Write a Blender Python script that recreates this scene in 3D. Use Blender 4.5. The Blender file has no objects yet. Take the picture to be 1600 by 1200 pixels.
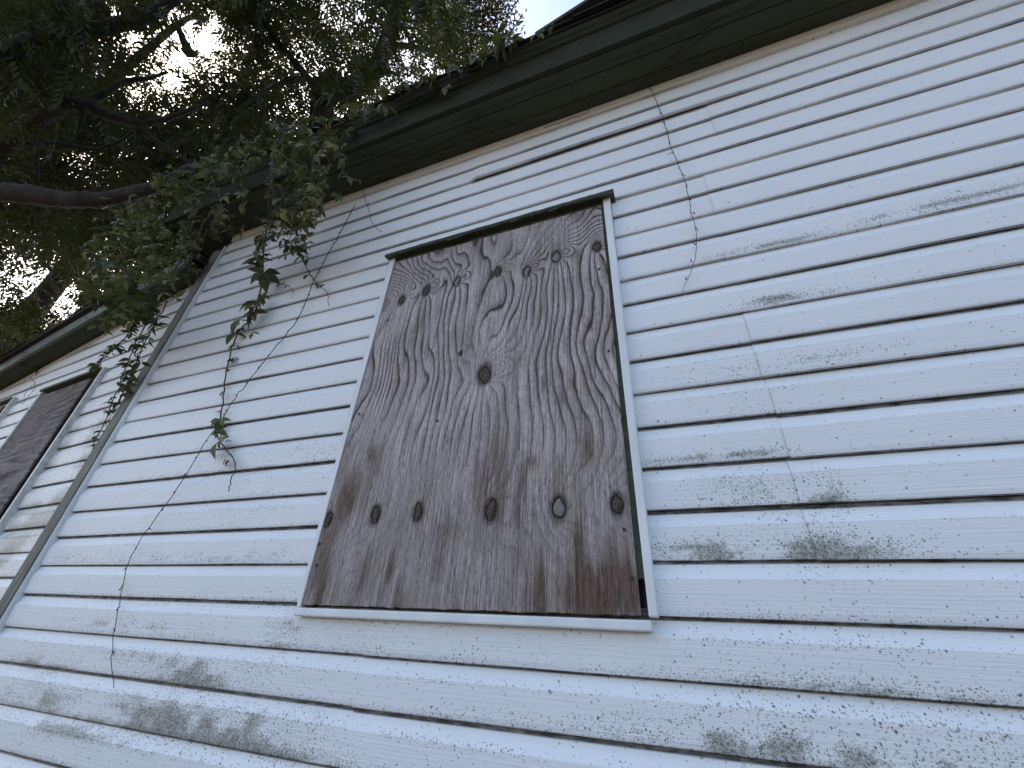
import bpy, bmesh, math, random
import numpy as np
from mathutils import Vector, Matrix, Quaternion

random.seed(7)
rng = np.random.default_rng(11)
R = math.radians
scene = bpy.context.scene
col = scene.collection

# ------------------------------------------------------------------ camera
CAM = np.array([0.0, -1.114, 1.55])
CR = np.array([0.934, 0.352, 0.054]); CU = np.array([0.143, -0.508, 0.849])
F_PX = 666.0
PIT, YAW, ROL = 0.5527, -0.3936, 0.0630
def basis():
    cy, sy, cp, sp = math.cos(YAW), math.sin(YAW), math.cos(PIT), math.sin(PIT)
    w = np.array([sy*cp, cy*cp, sp]); r0 = np.array([cy, -sy, 0.0]); u0 = np.cross(r0, w)
    r = math.cos(ROL)*r0 + math.sin(ROL)*u0; u = -math.sin(ROL)*r0 + math.cos(ROL)*u0
    return r, u, w
CR, CU, CW = basis()
cd = bpy.data.cameras.new('camera'); cam = bpy.data.objects.new('camera', cd); col.objects.link(cam)
cam.matrix_world = Matrix(((CR[0], CU[0], -CW[0], CAM[0]), (CR[1], CU[1], -CW[1], CAM[1]), (CR[2], CU[2], -CW[2], CAM[2]), (0, 0, 0, 1)))
cd.sensor_fit = 'HORIZONTAL'; cd.sensor_width = 36.0; cd.lens = 36.0*F_PX/1600.0
cd.clip_start = 0.02; cd.clip_end = 3000.0
scene.camera = cam

# ------------------------------------------------------------------ light
SUN_EL, SUN_AZ = R(43.0), R(-74.0)          # azimuth from +Y, clockwise towards +X
world = bpy.data.worlds.new('World'); scene.world = world; world.use_nodes = True
wn = world.node_tree; wn.nodes.clear()
sk = wn.nodes.new('ShaderNodeTexSky'); sk.sky_type = 'NISHITA'; sk.sun_disc = False
sk.sun_elevation = SUN_EL; sk.sun_rotation = SUN_AZ
sk.air_density = 1.0; sk.dust_density = 2.7; sk.ozone_density = 1.3
bg = wn.nodes.new('ShaderNodeBackground'); bg.inputs['Strength'].default_value = 0.15
wo = wn.nodes.new('ShaderNodeOutputWorld')
wn.links.new(sk.outputs[0], bg.inputs[0]); wn.links.new(bg.outputs[0], wo.inputs[0])
sd = bpy.data.lights.new('sun', 'SUN'); sd.energy = 3.0; sd.angle = R(0.5); sd.color = (1.0, 0.93, 0.82)
sun = bpy.data.objects.new('sun', sd); col.objects.link(sun)
sv = Vector((math.sin(SUN_AZ)*math.cos(SUN_EL), math.cos(SUN_AZ)*math.cos(SUN_EL), math.sin(SUN_EL)))
sun.rotation_euler = sv.to_track_quat('Z', 'Y').to_euler(); sun.location = (-6, 2, 12)
scene.view_settings.view_transform = 'Standard'; scene.view_settings.look = 'None'
scene.view_settings.exposure = 1.44; scene.view_settings.gamma = 1.0
scene.view_settings.use_curve_mapping = False

# ------------------------------------------------------------------ helpers
def ray(px, py):
    d = CR*((px-800.0)/F_PX) + CU*(-(py-600.0)/F_PX) + CW
    return d
def on_y(px, py, y):                        # a photo direction carried to a depth plane of the house front
    d = ray(px, py); return CAM + d*((y-CAM[1])/d[1])
def on_z(px, py, z):
    d = ray(px, py); return CAM + d*((z-CAM[2])/d[2])
def at_t(px, py, t):
    d = ray(px, py); d = d/np.linalg.norm(d); return CAM + d*t

def tag(o, label=None, cat=None, group=None, kind=None):
    if label: o['label'] = label
    if cat: o['category'] = cat
    if group: o['group'] = group
    if kind: o['kind'] = kind
    return o
def empty(name, loc, label, cat, group=None):
    o = bpy.data.objects.new(name, None); col.objects.link(o); o.location = loc
    return tag(o, label, cat, group)
def link(name, me, parent=None, loc=None):
    o = bpy.data.objects.new(name, me); col.objects.link(o)
    if loc is not None: o.location = loc
    if parent is not None:
        o.parent = parent; 
        o.matrix_parent_inverse = Matrix.Translation(-Vector(parent_world(parent)))
    return o
def parent_world(o):
    v = Vector(o.location)
    return v
def mesh(name, V, F, mat=None, smooth=False, attrs=None):
    me = bpy.data.meshes.new(name)
    V = np.asarray(V, dtype=np.float32).reshape(-1, 3)
    if isinstance(F, np.ndarray):
        n, k = F.shape
        me.vertices.add(len(V)); me.vertices.foreach_set('co', V.ravel())
        me.loops.add(n*k); me.loops.foreach_set('vertex_index', F.ravel().astype(np.int32))
        me.polygons.add(n); me.polygons.foreach_set('loop_start', np.arange(0, n*k, k, dtype=np.int32))
        me.update(calc_edges=True)
    else:
        me.from_pydata([tuple(map(float, v)) for v in V], [], [tuple(map(int, f)) for f in F]); me.update()
    if smooth:
        me.polygons.foreach_set('use_smooth', np.ones(len(me.polygons), dtype=bool))
    if attrs:
        for k_, a in attrs.items():
            at = me.attributes.new(k_, 'FLOAT', 'POINT'); at.data.foreach_set('value', np.asarray(a, dtype=np.float32).ravel())
    if mat: me.materials.append(mat)
    me.validate()
    return me
class MB:
    def __init__(s): s.v = []; s.f = []
    def add(s, V, F):
        b = len(s.v); s.v += [tuple(map(float, p)) for p in V]; s.f += [tuple(int(i)+b for i in f) for f in F]
    def hexa(s, P):                         # 8 points: bottom 4 then top 4, both counter-clockwise
        s.add(P, [(3, 2, 1, 0), (4, 5, 6, 7), (0, 1, 5, 4), (1, 2, 6, 5), (2, 3, 7, 6), (3, 0, 4, 7)])
    def box(s, a, b):
        x0, y0, z0 = a; x1, y1, z1 = b
        s.hexa([(x0, y0, z0), (x1, y0, z0), (x1, y1, z0), (x0, y1, z0), (x0, y0, z1), (x1, y0, z1), (x1, y1, z1), (x0, y1, z1)])
    def tube(s, pts, rad, n=6, cap=True):
        V, F = tube_data(pts, rad, n, cap); s.add(V, F)
    def build(s, name, mat, parent=None, smooth=False, bevel=0.0, xf=None):
        V = np.array(s.v)
        if xf is not None: V = xf(V)
        me = mesh(name, V, s.f, mat, smooth)
        o = link(name, me, parent)
        if bevel:
            m = o.modifiers.new('bevel', 'BEVEL'); m.width = bevel; m.segments = 2; m.limit_method = 'ANGLE'
        return o
def tube_data(pts, rad, n=6, cap=True):
    P = np.array(pts, float); m = len(P)
    rad = np.broadcast_to(np.asarray(rad, float), (m,))
    T = np.gradient(P, axis=0); T /= np.linalg.norm(T, axis=1)[:, None]+1e-9
    ref = np.array([0.31, 0.22, 0.92]); V = []
    for i in range(m):
        a = np.cross(T[i], ref); 
        if np.linalg.norm(a) < .05: a = np.cross(T[i], [1, 0, 0])
        a /= np.linalg.norm(a); b = np.cross(T[i], a)
        for k in range(n):
            th = 2*math.pi*k/n; V.append(P[i] + rad[i]*(math.cos(th)*a + math.sin(th)*b))
    F = []
    for i in range(m-1):
        for k in range(n):
            F.append((i*n+k, i*n+(k+1) % n, (i+1)*n+(k+1) % n, (i+1)*n+k))
    if cap: F += [tuple(range(n-1, -1, -1)), tuple((m-1)*n+k for k in range(n))]
    return V, F
def smooth_path(pts, per=6, jit=0.0, rs=None):
    P = np.array(pts, float); out = []
    Q = np.vstack([2*P[0]-P[1], P, 2*P[-1]-P[-2]])
    for i in range(1, len(Q)-2):
        for k in range(per):
            t = k/per; p0, p1, p2, p3 = Q[i-1], Q[i], Q[i+1], Q[i+2]
            out.append(.5*((2*p1)+(-p0+p2)*t+(2*p0-5*p1+4*p2-p3)*t*t+(-p0+3*p1-3*p2+p3)*t**3))
    out.append(P[-1]); out = np.array(out)
    if jit: 
        g = (rs or rng).normal(0, jit, out.shape); out[1:-1] += g[1:-1]
    return out
# value noise (2-D, smooth) for vertex-level grain and dirt
_tab = np.random.default_rng(5).random((256, 256))
def vnoise(x, y, seed=0):
    x = np.asarray(x, float)+seed*17.13; y = np.asarray(y, float)+seed*7.77
    xi = np.floor(x).astype(int); yi = np.floor(y).astype(int); fx = x-xi; fy = y-yi
    fx = fx*fx*(3-2*fx); fy = fy*fy*(3-2*fy)
    g = lambda a, b: _tab[a % 256, b % 256]
    return (g(xi, yi)*(1-fx)+g(xi+1, yi)*fx)*(1-fy)+(g(xi, yi+1)*(1-fx)+g(xi+1, yi+1)*fx)*fy
def fbm(x, y, seed=0, o=3):
    s = 0; a = .5; n = 0
    for i in range(o):
        s = s+a*vnoise(x*2**i, y*2**i, seed+i*3); n += a; a *= .5
    return s/n
def sstep(a, b, x):
    t = np.clip((x-a)/(b-a), 0, 1); return t*t*(3-2*t)

# ------------------------------------------------------------------ materials
def new_mat(name):
    m = bpy.data.materials.new(name); m.use_nodes = True
    nt = m.node_tree; b = nt.nodes['Principled BSDF']
    return m, nt, b
def N(nt, t, **kw):
    n = nt.nodes.new(t)
    for k, v in kw.items():
        if k in n.inputs.keys(): n.inputs[k].default_value = v
        else: setattr(n, k, v)
    return n
def math_n(nt, op, a, b=None, clamp=False):
    n = nt.nodes.new('ShaderNodeMath'); n.operation = op; n.use_clamp = clamp
    for i, s in enumerate((a, b)):
        if s is None: continue
        if isinstance(s, (int, float)): n.inputs[i].default_value = s
        else: nt.links.new(s, n.inputs[i])
    return n.outputs[0]
def coords(nt, scale=(1, 1, 1)):
    tc = nt.nodes.new('ShaderNodeTexCoord'); mp = nt.nodes.new('ShaderNodeMapping')
    mp.inputs['Scale'].default_value = scale; nt.links.new(tc.outputs['Object'], mp.inputs[0]); return mp.outputs[0]
def noise_n(nt, vec, scale, detail=3, rough=.55):
    n = N(nt, 'ShaderNodeTexNoise', Scale=scale, Detail=detail, Roughness=rough); nt.links.new(vec, n.inputs['Vector']); return n.outputs['Fac']
def ramp_n(nt, fac, stops):
    r = nt.nodes.new('ShaderNodeValToRGB'); nt.links.new(fac, r.inputs[0])
    e = r.color_ramp.elements
    while len(e) < len(stops): e.new(.5)
    for i, (p, c) in enumerate(stops):
        e[i].position = p; e[i].color = (c if len(c) == 4 else (*c, 1))
    return r.outputs[0]
def mix_n(nt, fac, a, b, mode='MIX'):
    m = nt.nodes.new('ShaderNodeMix'); m.data_type = 'RGBA'; m.blend_type = mode; m.clamp_factor = True
    if isinstance(fac, (int, float)): m.inputs[0].default_value = fac
    else: nt.links.new(fac, m.inputs[0])
    for i, s in ((6, a), (7, b)):
        if isinstance(s, tuple): m.inputs[i].default_value = (*s, 1)
        else: nt.links.new(s, m.inputs[i])
    return m.outputs[2]
def bump_n(nt, bsdf, h, strength, dist, prev=None):
    b = N(nt, 'ShaderNodeBump', Strength=strength, Distance=dist); nt.links.new(h, b.inputs['Height'])
    if prev: nt.links.new(prev, b.inputs['Normal'])
    nt.links.new(b.outputs[0], bsdf.inputs['Normal']); return b.outputs[0]
def simple_mat(name, c0, c1, scale=20, rough=.6, bump=.2, bd=.002, stretch=(1, 1, 1), spec=.5, detail=4):
    m, nt, b = new_mat(name); v = coords(nt, stretch); f = noise_n(nt, v, scale, detail)
    nt.links.new(ramp_n(nt, f, [(.3, c0), (.7, c1)]), b.inputs['Base Color'])
    b.inputs['Roughness'].default_value = rough; b.inputs['Specular IOR Level'].default_value = spec
    if bump: bump_n(nt, b, f, bump, bd)
    return m
def siding_mat():
    m, nt, b = new_mat('white_vinyl')
    v = coords(nt)
    at = N(nt, 'ShaderNodeAttribute', attribute_name='dirt'); d = at.outputs['Fac']
    big = noise_n(nt, coords(nt, (1, 1, 2)), 1.7, 3)
    base = ramp_n(nt, big, [(.3, (.74, .745, .745)), (.7, (.79, .79, .79))])
    sp = nt.nodes.new('ShaderNodeSeparateXYZ'); nt.links.new(v, sp.inputs[0])
    cb = nt.nodes.new('ShaderNodeCombineXYZ'); nt.links.new(sp.outputs[0], cb.inputs[0]); nt.links.new(sp.outputs[2], cb.inputs[1])
    warp = N(nt, 'ShaderNodeTexNoise', Scale=230.0, Detail=2.0); nt.links.new(cb.outputs[0], warp.inputs['Vector'])
    wv = nt.nodes.new('ShaderNodeVectorMath'); wv.operation = 'MULTIPLY_ADD'
    nt.links.new(warp.outputs['Color'], wv.inputs[0]); wv.inputs[1].default_value = (.006, .006, 0); nt.links.new(cb.outputs[0], wv.inputs[2])
    spots = None
    for sc, rad, k in ((105.0, .26, .7), (190.0, .36, 1.0), (330.0, .42, 1.1), (52.0, .15, .25)):
        vo = N(nt, 'ShaderNodeTexVoronoi', Scale=sc); vo.voronoi_dimensions = '2D'; nt.links.new(wv.outputs[0], vo.inputs['Vector'])
        sc_ = nt.nodes.new('ShaderNodeSeparateColor'); nt.links.new(vo.outputs['Color'], sc_.inputs[0])
        present = math_n(nt, 'LESS_THAN', sc_.outputs[0], math_n(nt, 'MULTIPLY', d, k*.9))
        r_ = math_n(nt, 'MULTIPLY', math_n(nt, 'ADD', sc_.outputs[1], .35), rad)
        inside = math_n(nt, 'MULTIPLY', math_n(nt, 'SUBTRACT', r_, vo.outputs['Distance']), 9.0, True)
        s = math_n(nt, 'MULTIPLY', math_n(nt, 'MULTIPLY', present, inside), math_n(nt, 'ADD', math_n(nt, 'MULTIPLY', sc_.outputs[2], .55), .35))
        spots = s if spots is None else math_n(nt, 'MAXIMUM', spots, s)
    fn = noise_n(nt, v, 120, 5, .7)
    film = math_n(nt, 'MULTIPLY', math_n(nt, 'SUBTRACT', math_n(nt, 'ADD', math_n(nt, 'MULTIPLY', d, 1.0), math_n(nt, 'MULTIPLY', fn, 1.5)), 1.25), 1.35, True)
    c1 = mix_n(nt, math_n(nt, 'MULTIPLY', film, .8), base, (.115, .104, .056))
    c2 = mix_n(nt, spots, c1, (.085, .088, .055))
    # grime packed in the locks under each lap, plus lap shade painted into the colour
    gr = N(nt, 'ShaderNodeAttribute', attribute_name='grime_shade')
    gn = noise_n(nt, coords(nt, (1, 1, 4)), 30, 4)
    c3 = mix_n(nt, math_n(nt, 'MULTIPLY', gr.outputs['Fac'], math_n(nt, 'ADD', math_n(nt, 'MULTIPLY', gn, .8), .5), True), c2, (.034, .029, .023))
    nt.links.new(c3, b.inputs['Base Color'])
    b.inputs['Roughness'].default_value = .5; b.inputs['Specular IOR Level'].default_value = .35
    g = noise_n(nt, coords(nt, (3, 1, 210)), 1.0, 3, .6)
    n1 = bump_n(nt, b, g, .9, .0016)
    g2 = noise_n(nt, coords(nt, (2, 1, 6)), 2.5, 2)
    bump_n(nt, b, g2, .25, .006, n1)
    return m
def board_mat(name, light, mid, dark, stain, axis='z', fine=1.0):
    m, nt, b = new_mat(name)
    v = coords(nt, (400, 1, 44) if axis == 'z' else (44, 1, 400))
    fs0 = noise_n(nt, v, 1.0, 3, .7)
    fsb = noise_n(nt, coords(nt, (190, 1, 5) if axis == 'z' else (5, 1, 190)), 1.0, 2, .6)
    fs = math_n(nt, 'ADD', math_n(nt, 'MULTIPLY', math_n(nt, 'SUBTRACT', fs0, .5), 1.25), math_n(nt, 'MULTIPLY', fsb, 1.0))
    v2 = coords(nt, (110, 1, 6) if axis == 'z' else (5, 1, 90)); fs2 = noise_n(nt, v2, 1.0, 3, .6)
    gr = N(nt, 'ShaderNodeAttribute', attribute_name='grain').outputs['Fac']
    st = N(nt, 'ShaderNodeAttribute', attribute_name='stain').outputs['Fac']
    big = noise_n(nt, coords(nt, (5, 1, 2)), 1.5, 4)
    c = mix_n(nt, ramp_n(nt, big, [(.35, (0, 0, 0)), (.65, (1, 1, 1))]), light, mid)
    c = mix_n(nt, gr, c, dark)
    c = mix_n(nt, st, c, stain)
    f1 = math_n(nt, 'ADD', math_n(nt, 'MULTIPLY', fs, 2.0*fine), 1.0-.98*fine)
    mul = mix_n(nt, 1.0, c, f1, 'MULTIPLY')
    f2 = math_n(nt, 'MULTIPLY', math_n(nt, 'SUBTRACT', fs2, .585), 6.0, True)
    lm = math_n(nt, 'MULTIPLY', math_n(nt, 'MULTIPLY', f2, .5), math_n(nt, 'SUBTRACT', 1.0, gr))
    c = mix_n(nt, lm, mul, (.56, .52, .51))
    f3 = math_n(nt, 'MULTIPLY', math_n(nt, 'SUBTRACT', .36, fs), 4.0, True)
    c = mix_n(nt, math_n(nt, 'MULTIPLY', f3, .7), c, tuple(x*.6 for x in dark))
    nt.links.new(c, b.inputs['Base Color']); b.inputs['Roughness'].default_value = .85; b.inputs['Specular IOR Level'].default_value = .25
    n1 = bump_n(nt, b, fs, .6, .0012); bump_n(nt, b, fs2, .4, .002, n1)
    return m
def leaf_mat(name, c0, c1, trans, w=.45, rough=.5, hue=True):
    m, nt, b = new_mat(name)
    oi = nt.nodes.new('ShaderNodeObjectInfo')
    geo = nt.nodes.new('ShaderNodeNewGeometry')
    rnd = math_n(nt, 'FRACT', math_n(nt, 'ADD', oi.outputs['Random'], geo.outputs['Random Per Island']))
    nz = noise_n(nt, coords(nt), 9, 3)
    f = math_n(nt, 'ADD', math_n(nt, 'MULTIPLY', rnd, .6), math_n(nt, 'MULTIPLY', nz, .4))
    c = ramp_n(nt, f, [(.25, c0), (.6, c1), (.93, c1), (.99, (.22, .17, .03))] if hue else [(.25, c0), (.8, c1)])
    nt.links.new(c, b.inputs['Base Color']); b.inputs['Roughness'].default_value = rough; b.inputs['Specular IOR Level'].default_value = .22
    tr = nt.nodes.new('ShaderNodeBsdfTranslucent')
    tcol = mix_n(nt, .5, c, trans); nt.links.new(tcol, tr.inputs[0])
    ms = nt.nodes.new('ShaderNodeMixShader'); ms.inputs[0].default_value = w
    nt.links.new(b.outputs[0], ms.inputs[1]); nt.links.new(tr.outputs[0], ms.inputs[2])
    nt.links.new(ms.outputs[0], nt.nodes['Material Output'].inputs['Surface'])
    return m
M = {}
M['siding'] = siding_mat()
M['trim'] = simple_mat('white_trim', (.62, .63, .62), (.74, .745, .74), 14, .5, .15, .001, (1, 1, .3))
M['trim_dirty'] = simple_mat('dirty_white_trim', (.40, .40, .36), (.66, .665, .65), 35, .55, .2, .001)
M['green'] = simple_mat('dark_green_paint', (.022, .025, .015), (.035, .038, .023), 26, .8, .45, .0015, (.35, 1, 1), .1)
M['soffit'] = simple_mat('dark_green_soffit', (.044, .052, .034), (.068, .078, .053), 7, .8, .35, .0015, (.35, 2, 1), .1)
M['green_worn'] = simple_mat('worn_green_paint', (.085, .085, .066), (.22, .215, .18), 24, .75, .5, .002, (3, 3, .35))
M['casing'] = simple_mat('old_green_casing', (.030, .038, .026), (.075, .085, .055), 60, .75, .6, .003)
M['grey_fascia'] = simple_mat('grey_green_fascia', (.075, .085, .068), (.12, .135, .105), 12, .6, .3, .0015, (.4, 1, 1))
M['shingle'] = simple_mat('dark_shingle', (.010, .010, .010), (.032, .030, .028), 160, .95, .8, .003)
M['sheath'] = simple_mat('old_sheathing', (.05, .045, .04), (.10, .09, .08), 9, .9, .2)
M['dark'] = simple_mat('window_dark', (.008, .008, .008), (.014, .014, .013), 6, .9, 0)
M['knot'] = simple_mat('knot_wood', (.022, .015, .012), (.16, .12, .10), 210, .9, 1.0, .006, (1, 1, .6), .3, 6)
M['knot_plug'] = simple_mat('knot_plug_wood', (.12, .10, .09), (.30, .26, .25), 150, .85, .8, .003, (1, 1, 2.4))
M['crack'] = simple_mat('knot_crack', (.010, .007, .005), (.028, .019, .014), 90, .9, 0)
M['nail'] = simple_mat('rusty_nail', (.012, .010, .010), (.04, .028, .022), 90, .7, 0)
M['board'] = board_mat('weathered_plywood', (.44, .388, .37), (.315, .265, .245), (.060, .041, .032), (.115, .077, .059))
M['board_side'] = board_mat('brown_weathered_plywood', (.21, .18, .172), (.15, .125, .116), (.05, .038, .033), (.07, .052, .045), axis='x')
M['stem'] = simple_mat('vine_stem', (.030, .022, .018), (.075, .055, .042), 60, .8, .3, .001)
M['bark'] = simple_mat('tree_bark', (.010, .009, .008), (.034, .029, .025), 22, .95, .9, .012, (1, 1, .35))
M['creeper'] = leaf_mat('creeper_leaf', (.020, .030, .010), (.080, .090, .028), (.14, .15, .035), .27, .45)
M['creeper_pale'] = leaf_mat('creeper_leaf_pale', (.085, .092, .040), (.17, .165, .062), (.18, .18, .05), .25, .5)
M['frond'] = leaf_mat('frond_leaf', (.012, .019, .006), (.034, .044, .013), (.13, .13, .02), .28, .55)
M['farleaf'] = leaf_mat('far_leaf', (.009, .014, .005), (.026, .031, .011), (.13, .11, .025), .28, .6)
M['ground'] = simple_mat('grass_ground', (.075, .054, .034), (.145, .105, .066), 3.0, .95, .6, .03, detail=8)
M['cobweb'] = simple_mat('pale_cobweb', (.35, .34, .32), (.45, .44, .42), 60, .9, 0)

# ------------------------------------------------------------------ setting: ground
n = 60; g = np.linspace(-1, 1, n); gx, gy = np.meshgrid(np.sign(g)*np.abs(g)**2.6*900, np.sign(g)*np.abs(g)**2.6*900)
gz = (fbm(gx*.4, gy*.4, 3)-.5)*.10 + (fbm(gx*.02, gy*.02, 9)-.5)*np.clip(np.hypot(gx, gy)-15, 0, 60)*.05
idx = np.arange(n*n).reshape(n, n)
GF = np.stack([idx[:-1, :-1], idx[:-1, 1:], idx[1:, 1:], idx[1:, :-1]], -1).reshape(-1, 4)
tag(link('ground', mesh('ground', np.stack([gx, gy, gz-.02], -1), GF, M['ground'], True)), kind='structure')

# ------------------------------------------------------------------ the house
house = empty('house', (0, 0, 0), 'white vinyl sided house with dark green eaves and boarded up windows', 'house')
S = 0.1143; ZB = 2.6609                     # lap spacing, and one lock line of a double course
X_POST = -2.5995
TH = R(4.5)
def wing_xf(V):                             # the left section stands slightly out of line with the main wall
    V = np.array(V, float); c, s = math.cos(TH), math.sin(TH); x = V[:, 0]+2.6; y = V[:, 1]
    o = V.copy(); o[:, 0] = -2.6 + c*x + s*y; o[:, 1] = -s*x + c*y; return o
# dirt on the main wall: ellipses given where the photo shows them (x, z, half sizes, strength)
BL = []
def blob(px, py, wx, wz, k): p = on_y(px, py, 0); BL.append((p[0], p[2], wx, wz, k))
for a in [(1100, 862, .12, .018, .7), (1190, 858, .14, .018, .75), (1262, 840, .05, .05, .7), (1330, 855, .10, .025, .6),
          (1285, 765, .018, .05, .8), (1310, 775, .02, .03, .6), (1212, 466, .06, .012, 1.0), (1260, 460, .10, .010, .6),
          (1175, 386, .10, .008, .7), (1300, 362, .2, .008, .6), (1450, 322, .12, .012, .85), (1540, 300, .2, .008, .6),
          (1080, 714, .10, .008, .85), (1165, 708, .06, .008, .85), (1260, 560, .18, .01, .55), (1150, 745, .06, .02, .5), (1160, 770, .08, .03, .35),
          (1320, 1075, .25, .008, .35), (1300, 1180, .4, .012, .4), (1500, 1160, .4, .05, .25), (1100, 1150, .25, .02, .3), (1120, 1165, .02, .02, .6), (1240, 1160, .025, .025, .6),
          (440, 985, .05, .045, .9), (465, 1000, .05, .03, .7), (300, 1055, .16, .035, .85), (200, 975, .25, .012, .7), (60, 1040, .14, .03, .75),
          (250, 1030, .45, .010, .6), (220, 1115, .22, .03, .95), (320, 1125, .20, .028, .95), (400, 1120, .06, .022, 1.0), (60, 1085, .2, .03, .7), (100, 1140, .3, .02, .9),
          (330, 1160, .4, .02, .65), (480, 1120, .1, .03, .4), (290, 745, .4, .02, .35), (420, 790, .3, .015, .35), (330, 870, .5, .012, .5),
          (430, 560, .25, .010, .4), (480, 700, .2, .03, .3), (120, 870, .12, .015, .45), (450, 730, .2, .012, .4), (300, 940, .5, .012, .4)]:
    blob(*a)
def wall_dirt(x, z, loc, wing):
    # loc: 0 at the lip .. 1 at the top of the course
    low = np.exp(-loc/.10)*1.0 + .55*np.exp(-((loc-.62)/.05)**2) + .15
    nz = fbm(x*2.3, z*5, 4, 4); patch = sstep(.48, .75, nz)
    h = sstep(3.15, 1.5, z)
    d = (.045 + .33*patch*h)*low*(.35+.65*h)
    if wing:
        d = (.25+.95*sstep(.30, .58, fbm(x*4, z*6, 8)))*sstep(3.0, 2.2, z)*(.55+low*.5)
        return np.clip(d, 0, 1)
    for bx, bz, wx, wz, k in BL:
        q = ((x-bx)/wx)**2 + ((z-bz)/wz)**2
        d = d + k*np.exp(-q*.8)*1.9*sstep(.20, .72, fbm(x*18, z*34, 6, 4))*(.5+.9*np.exp(-loc/.22))
    d = d + sstep(1.75, 1.3, z)*sstep(.3, -.8, x)*(.30*np.exp(-((loc-.65)/.05)**2)+.35*np.exp(-loc/.07))*sstep(.25, .6, fbm(x*5, z*3, 44))
    return np.clip(d, 0, 1.0)
def siding_panel(z0, x0, x1, proud=0.0, drop=0.0, nc=2, s=S, wing=False, lift=None, cut=None, seed=0, top=True):
    xs = np.linspace(x0, x1, max(2, int(abs(x1-x0)/.035)+1))
    wav = (fbm(xs*1.3, xs*0+z0*3.1, seed+2, 2)-.5)*.0045
    sag = (fbm(xs*.9, xs*0+z0*5.7, seed+31, 2)-.5)*.006
    strips = []
    k_ = s/.1143
    for c in range(nc):
        zc = z0 + c*s - (drop if c == 0 else drop*.6)
        lock = (c == 0)
        hem = -.0050 if lock else -.001
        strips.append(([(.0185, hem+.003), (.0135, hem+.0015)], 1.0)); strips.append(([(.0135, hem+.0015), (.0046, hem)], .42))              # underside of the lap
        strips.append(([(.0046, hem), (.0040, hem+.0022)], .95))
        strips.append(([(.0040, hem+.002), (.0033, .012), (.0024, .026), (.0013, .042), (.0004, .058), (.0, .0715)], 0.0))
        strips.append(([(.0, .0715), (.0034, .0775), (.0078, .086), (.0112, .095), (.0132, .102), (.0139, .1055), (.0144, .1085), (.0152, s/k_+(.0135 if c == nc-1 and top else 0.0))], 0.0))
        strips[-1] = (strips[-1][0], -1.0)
        for q in range(-5, 0): strips[q] = ([(y, zc + z*k_) for (y, z) in strips[q][0]], strips[q][1], zc)
    V = []; Fc = []; D = []; G = []; b = 0; m = len(xs)
    for prof, gk, zc in strips:
        for (y, z) in prof:
            yy = y - proud + wav
            zz = z + sag
            if lift is not None: yy = yy - lift(xs)*max(0.0, 1-(z-z0)/(s*1.2))
            V.append(np.stack([xs, yy, zz], -1)); loc = (z-zc)/s
            D.append(wall_dirt(xs, zz, np.full(m, max(loc, 0)), wing))
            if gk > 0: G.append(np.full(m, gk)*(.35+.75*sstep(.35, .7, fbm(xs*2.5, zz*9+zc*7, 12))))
            elif gk < 0: G.append(np.full(m, (1.0*sstep(2.6, 1.7, zc)*(loc > .915) if loc < .94 else 1.0*sstep(3.1, 2.2, zc)) if loc < .97 else 1.0) if loc > .90 else np.zeros(m))  # course top darkened: lock dirt and painted shade under the lip
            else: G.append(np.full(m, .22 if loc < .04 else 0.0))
        r = len(prof); I = np.arange(r*m).reshape(r, m)+b; b += r*m
        Fc.append(np.stack([I[:-1, :-1], I[:-1, 1:], I[1:, 1:], I[1:, :-1]], -1).reshape(-1, 4))
    # end returns so that a loose end shows thickness
    V = np.concatenate(V); Fc = np.concatenate(Fc)
    A = {'dirt': np.concatenate(D), 'grime_shade': np.concatenate(G)}
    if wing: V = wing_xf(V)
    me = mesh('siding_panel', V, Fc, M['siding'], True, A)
    if cut is not None:
        bm = bmesh.new(); bm.from_mesh(me)
        bmesh.ops.bisect_plane(bm, geom=bm.verts[:]+bm.edges[:]+bm.faces[:], plane_co=cut[0], plane_no=cut[1], clear_outer=True)
        bm.to_mesh(me); nf = len(bm.faces); bm.free()
        if nf == 0: return None
    return link('siding_panel', me, house)
WX0, WX1 = -1.142, -0.078                   # window opening, outer edges of the side trims
Z_SILL, Z_HEAD = 1.590, 3.118
XR = 4.2
def lift_of(p0, p1, a): return lambda x: a*sstep(p0, p0+.02, x)*sstep(p1, p1-.5, x)
k0 = -10
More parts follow.
